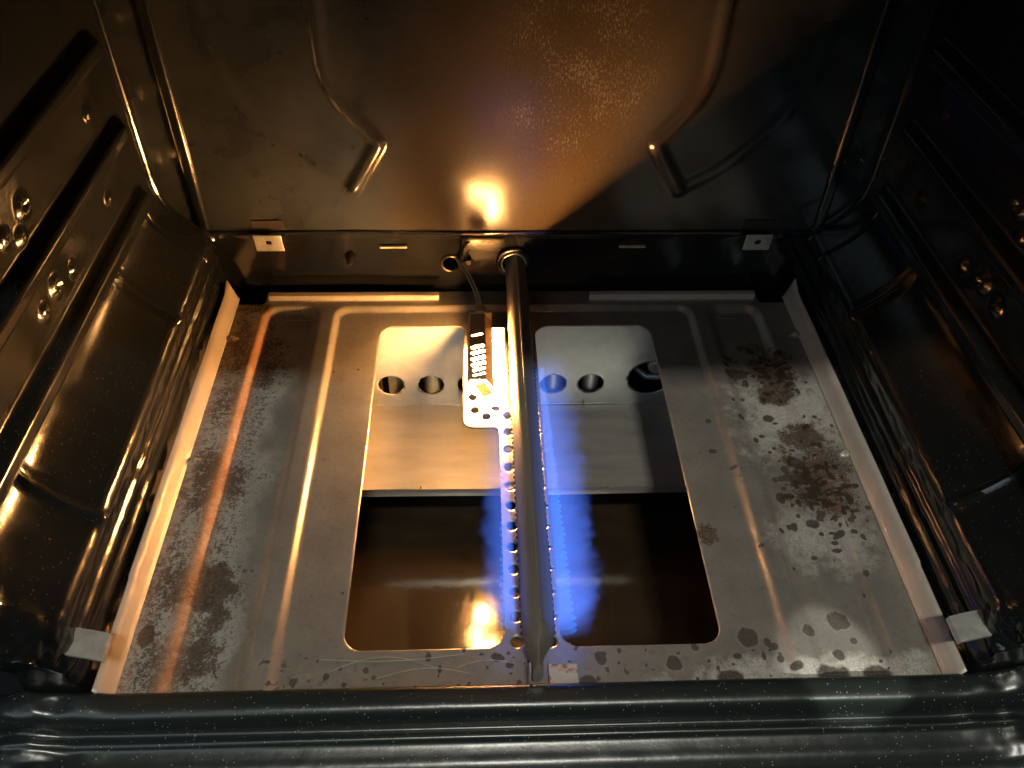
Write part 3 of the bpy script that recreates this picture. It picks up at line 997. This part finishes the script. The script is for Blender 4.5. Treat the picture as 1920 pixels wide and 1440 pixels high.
# ================================================================== the flames
def flame_mat(name, s, xc0, a0, a1, zc_, bz, y0, y1, strength):
    m = bpy.data.materials.new(name)
    m.use_nodes = True
    nt = m.node_tree
    nt.nodes.clear()
    out = nt.nodes.new('ShaderNodeOutputMaterial')
    em = nt.nodes.new('ShaderNodeEmission')
    nt.links.new(em.outputs[0], out.inputs['Volume'])
    tc = nt.nodes.new('ShaderNodeTexCoord')
    sp = nt.nodes.new('ShaderNodeSeparateXYZ')
    nt.links.new(tc.outputs['Object'], sp.inputs[0])
    t = mathn(nt, 'DIVIDE', mathn(nt, 'SUBTRACT', sp.outputs[1], y0), y1 - y0, True)          # 0 front .. 1 rear
    wid = mathn(nt, 'ADD', a0, mathn(nt, 'MULTIPLY', t, a1 - a0))
    wid = mathn(nt, 'MULTIPLY', wid, mathn(nt, 'ADD', 0.55, mathn(nt, 'MULTIPLY', 0.45, mathn(nt, 'MULTIPLY', mathn(nt, 'SUBTRACT', sp.outputs[1], y0), 30.0, True))))
    nz = noise(nt, 110, 4, 0.65, stretch(nt, (0.45, 1, 0.5)))
    nl = noise(nt, 28, 2, 0.5)
    wn = mathn(nt, 'MULTIPLY', wid, mathn(nt, 'ADD', 0.25, mathn(nt, 'ADD', mathn(nt, 'MULTIPLY', nz, 1.0), mathn(nt, 'MULTIPLY', nl, 0.5))))
    dx = mathn(nt, 'DIVIDE', mathn(nt, 'MULTIPLY', mathn(nt, 'SUBTRACT', sp.outputs[0], xc0), s), wn)    # 0 at tube .. 1 outer
    inner = mathn(nt, 'MINIMUM', mathn(nt, 'MULTIPLY', mathn(nt, 'ADD', dx, 0.02), 8.0), 1.0)
    fx = mathn(nt, 'MULTIPLY', mathn(nt, 'SUBTRACT', 1.0, mathn(nt, 'POWER', mathn(nt, 'MAXIMUM', dx, 0.0), 1.8), True), mathn(nt, 'MAXIMUM', inner, 0.0))
    # sheet rises outwards
    zz = mathn(nt, 'SUBTRACT', sp.outputs[2], mathn(nt, 'ADD', zc_, mathn(nt, 'MULTIPLY', dx, 0.009)))
    dz = mathn(nt, 'DIVIDE', zz, bz)
    fz = mathn(nt, 'SUBTRACT', 1.0, mathn(nt, 'MULTIPLY', dz, dz), True)
    ends = mathn(nt, 'MULTIPLY', mathn(nt, 'MULTIPLY', mathn(nt, 'SUBTRACT', sp.outputs[1], y0), 70.0, True), mathn(nt, 'MULTIPLY', mathn(nt, 'SUBTRACT', y1, sp.outputs[1]), 45.0, True))
    f = mathn(nt, 'MULTIPLY', mathn(nt, 'MULTIPLY', fx, fz), ends)
    fade = mathn(nt, 'SUBTRACT', 1.0, mathn(nt, 'MULTIPLY', t, 0.80 if s > 0 else 0.88))
    st = mathn(nt, 'MULTIPLY', mathn(nt, 'MULTIPLY', f, fade), strength)
    nt.links.new(st, em.inputs['Strength'])
    em.inputs['Color'].default_value = (0.09, 0.21, 1.0, 1)
    m.cycles.volume_sampling = 'EQUIANGULAR' if hasattr(m.cycles, 'volume_sampling') else m.cycles.volume_sampling
    return m


M_tongue = bpy.data.materials.new('inner_flame')
M_tongue.use_nodes = True
nt = M_tongue.node_tree
nt.nodes.clear()
o_ = nt.nodes.new('ShaderNodeOutputMaterial')
ad = nt.nodes.new('ShaderNodeAddShader')
tr = nt.nodes.new('ShaderNodeBsdfTransparent')
em = nt.nodes.new('ShaderNodeEmission')
tcx = nt.nodes.new('ShaderNodeTexCoord')
sx_ = nt.nodes.new('ShaderNodeSeparateXYZ')
nt.links.new(tcx.outputs['Generated'], sx_.inputs[0])
em.inputs[0].default_value = (0.03, 0.24, 1.0, 1)
gl = mathn(nt, 'POWER', sx_.outputs[0], 2.0)
nt.links.new(mathn(nt, 'ADD', 0.03, mathn(nt, 'MULTIPLY', gl, 0.18)), em.inputs[1])
nt.links.new(em.outputs[0], ad.inputs[0])
nt.links.new(tr.outputs[0], ad.inputs[1])
nt.links.new(ad.outputs[0], o_.inputs['Surface'])


def tongue_mesh(length):
    mb = MB()
    rings = []
    n = 12
    for k in range(8):
        t = k / 7
        r = 0.0025 * math.sqrt(max(0.0, 1 - (t) ** 5)) + 0.00005
        rings.append([(length * t, r * math.cos(2 * PI * j / n), 0.0035 * t + 0.8 * r * math.sin(2 * PI * j / n)) for j in range(n)])
    mb.loft(rings, cap=False)
    me = bpy.data.meshes.new('tongue')
    me.from_pydata(mb.v, [], mb.f)
    me.polygons.foreach_set('use_smooth', [True] * len(me.polygons))
    me.materials.append(M_tongue)
    return me


T_ME = tongue_mesh(0.0135)
for s, lab, a0, a1, y0, y1, st, n in ((1, 'wide blue gas flame along the right side of the burner tube', 0.039, 0.028, -0.040, 0.240, 60, 50),
                                      (-1, 'narrow blue gas flame along the left side of the burner tube', 0.026, 0.019, -0.034, 0.205, 38, 42)):
    fl = thing('gas_flame', lab, 'flame', 'gas flames either side of the burner tube')
    m = flame_mat('blue_flame', s, s * 0.0135, a0, a1, 0.027, 0.012, y0, y1, st)
    mb = MB()
    xa, xb = sorted((s * 0.0130, s * (0.0135 + a0 * 1.25)))
    mb.box(xa, xb, y0, y1, 0.013, 0.052)
    mb.build('flame_sheet', m, fl, None)
    for k in range(n):
        o = bpy.data.objects.new('flame_tongue', T_ME)
        C.objects.link(o)
        o.parent = fl
        y = y0 + 0.004 + 0.0053 * k
        t = (y - y0) / (y1 - y0)
        sc = (1.12 - 0.55 * t) * random.uniform(0.93, 1.07) * (1.0 if s > 0 else 0.82)
        o.location = (s * 0.0128, y, 0.0265)
        o.rotation_euler = (0, 0, random.uniform(-0.06, 0.06) + (0 if s > 0 else PI))
        o.scale = (sc, 1.0, 1.0)
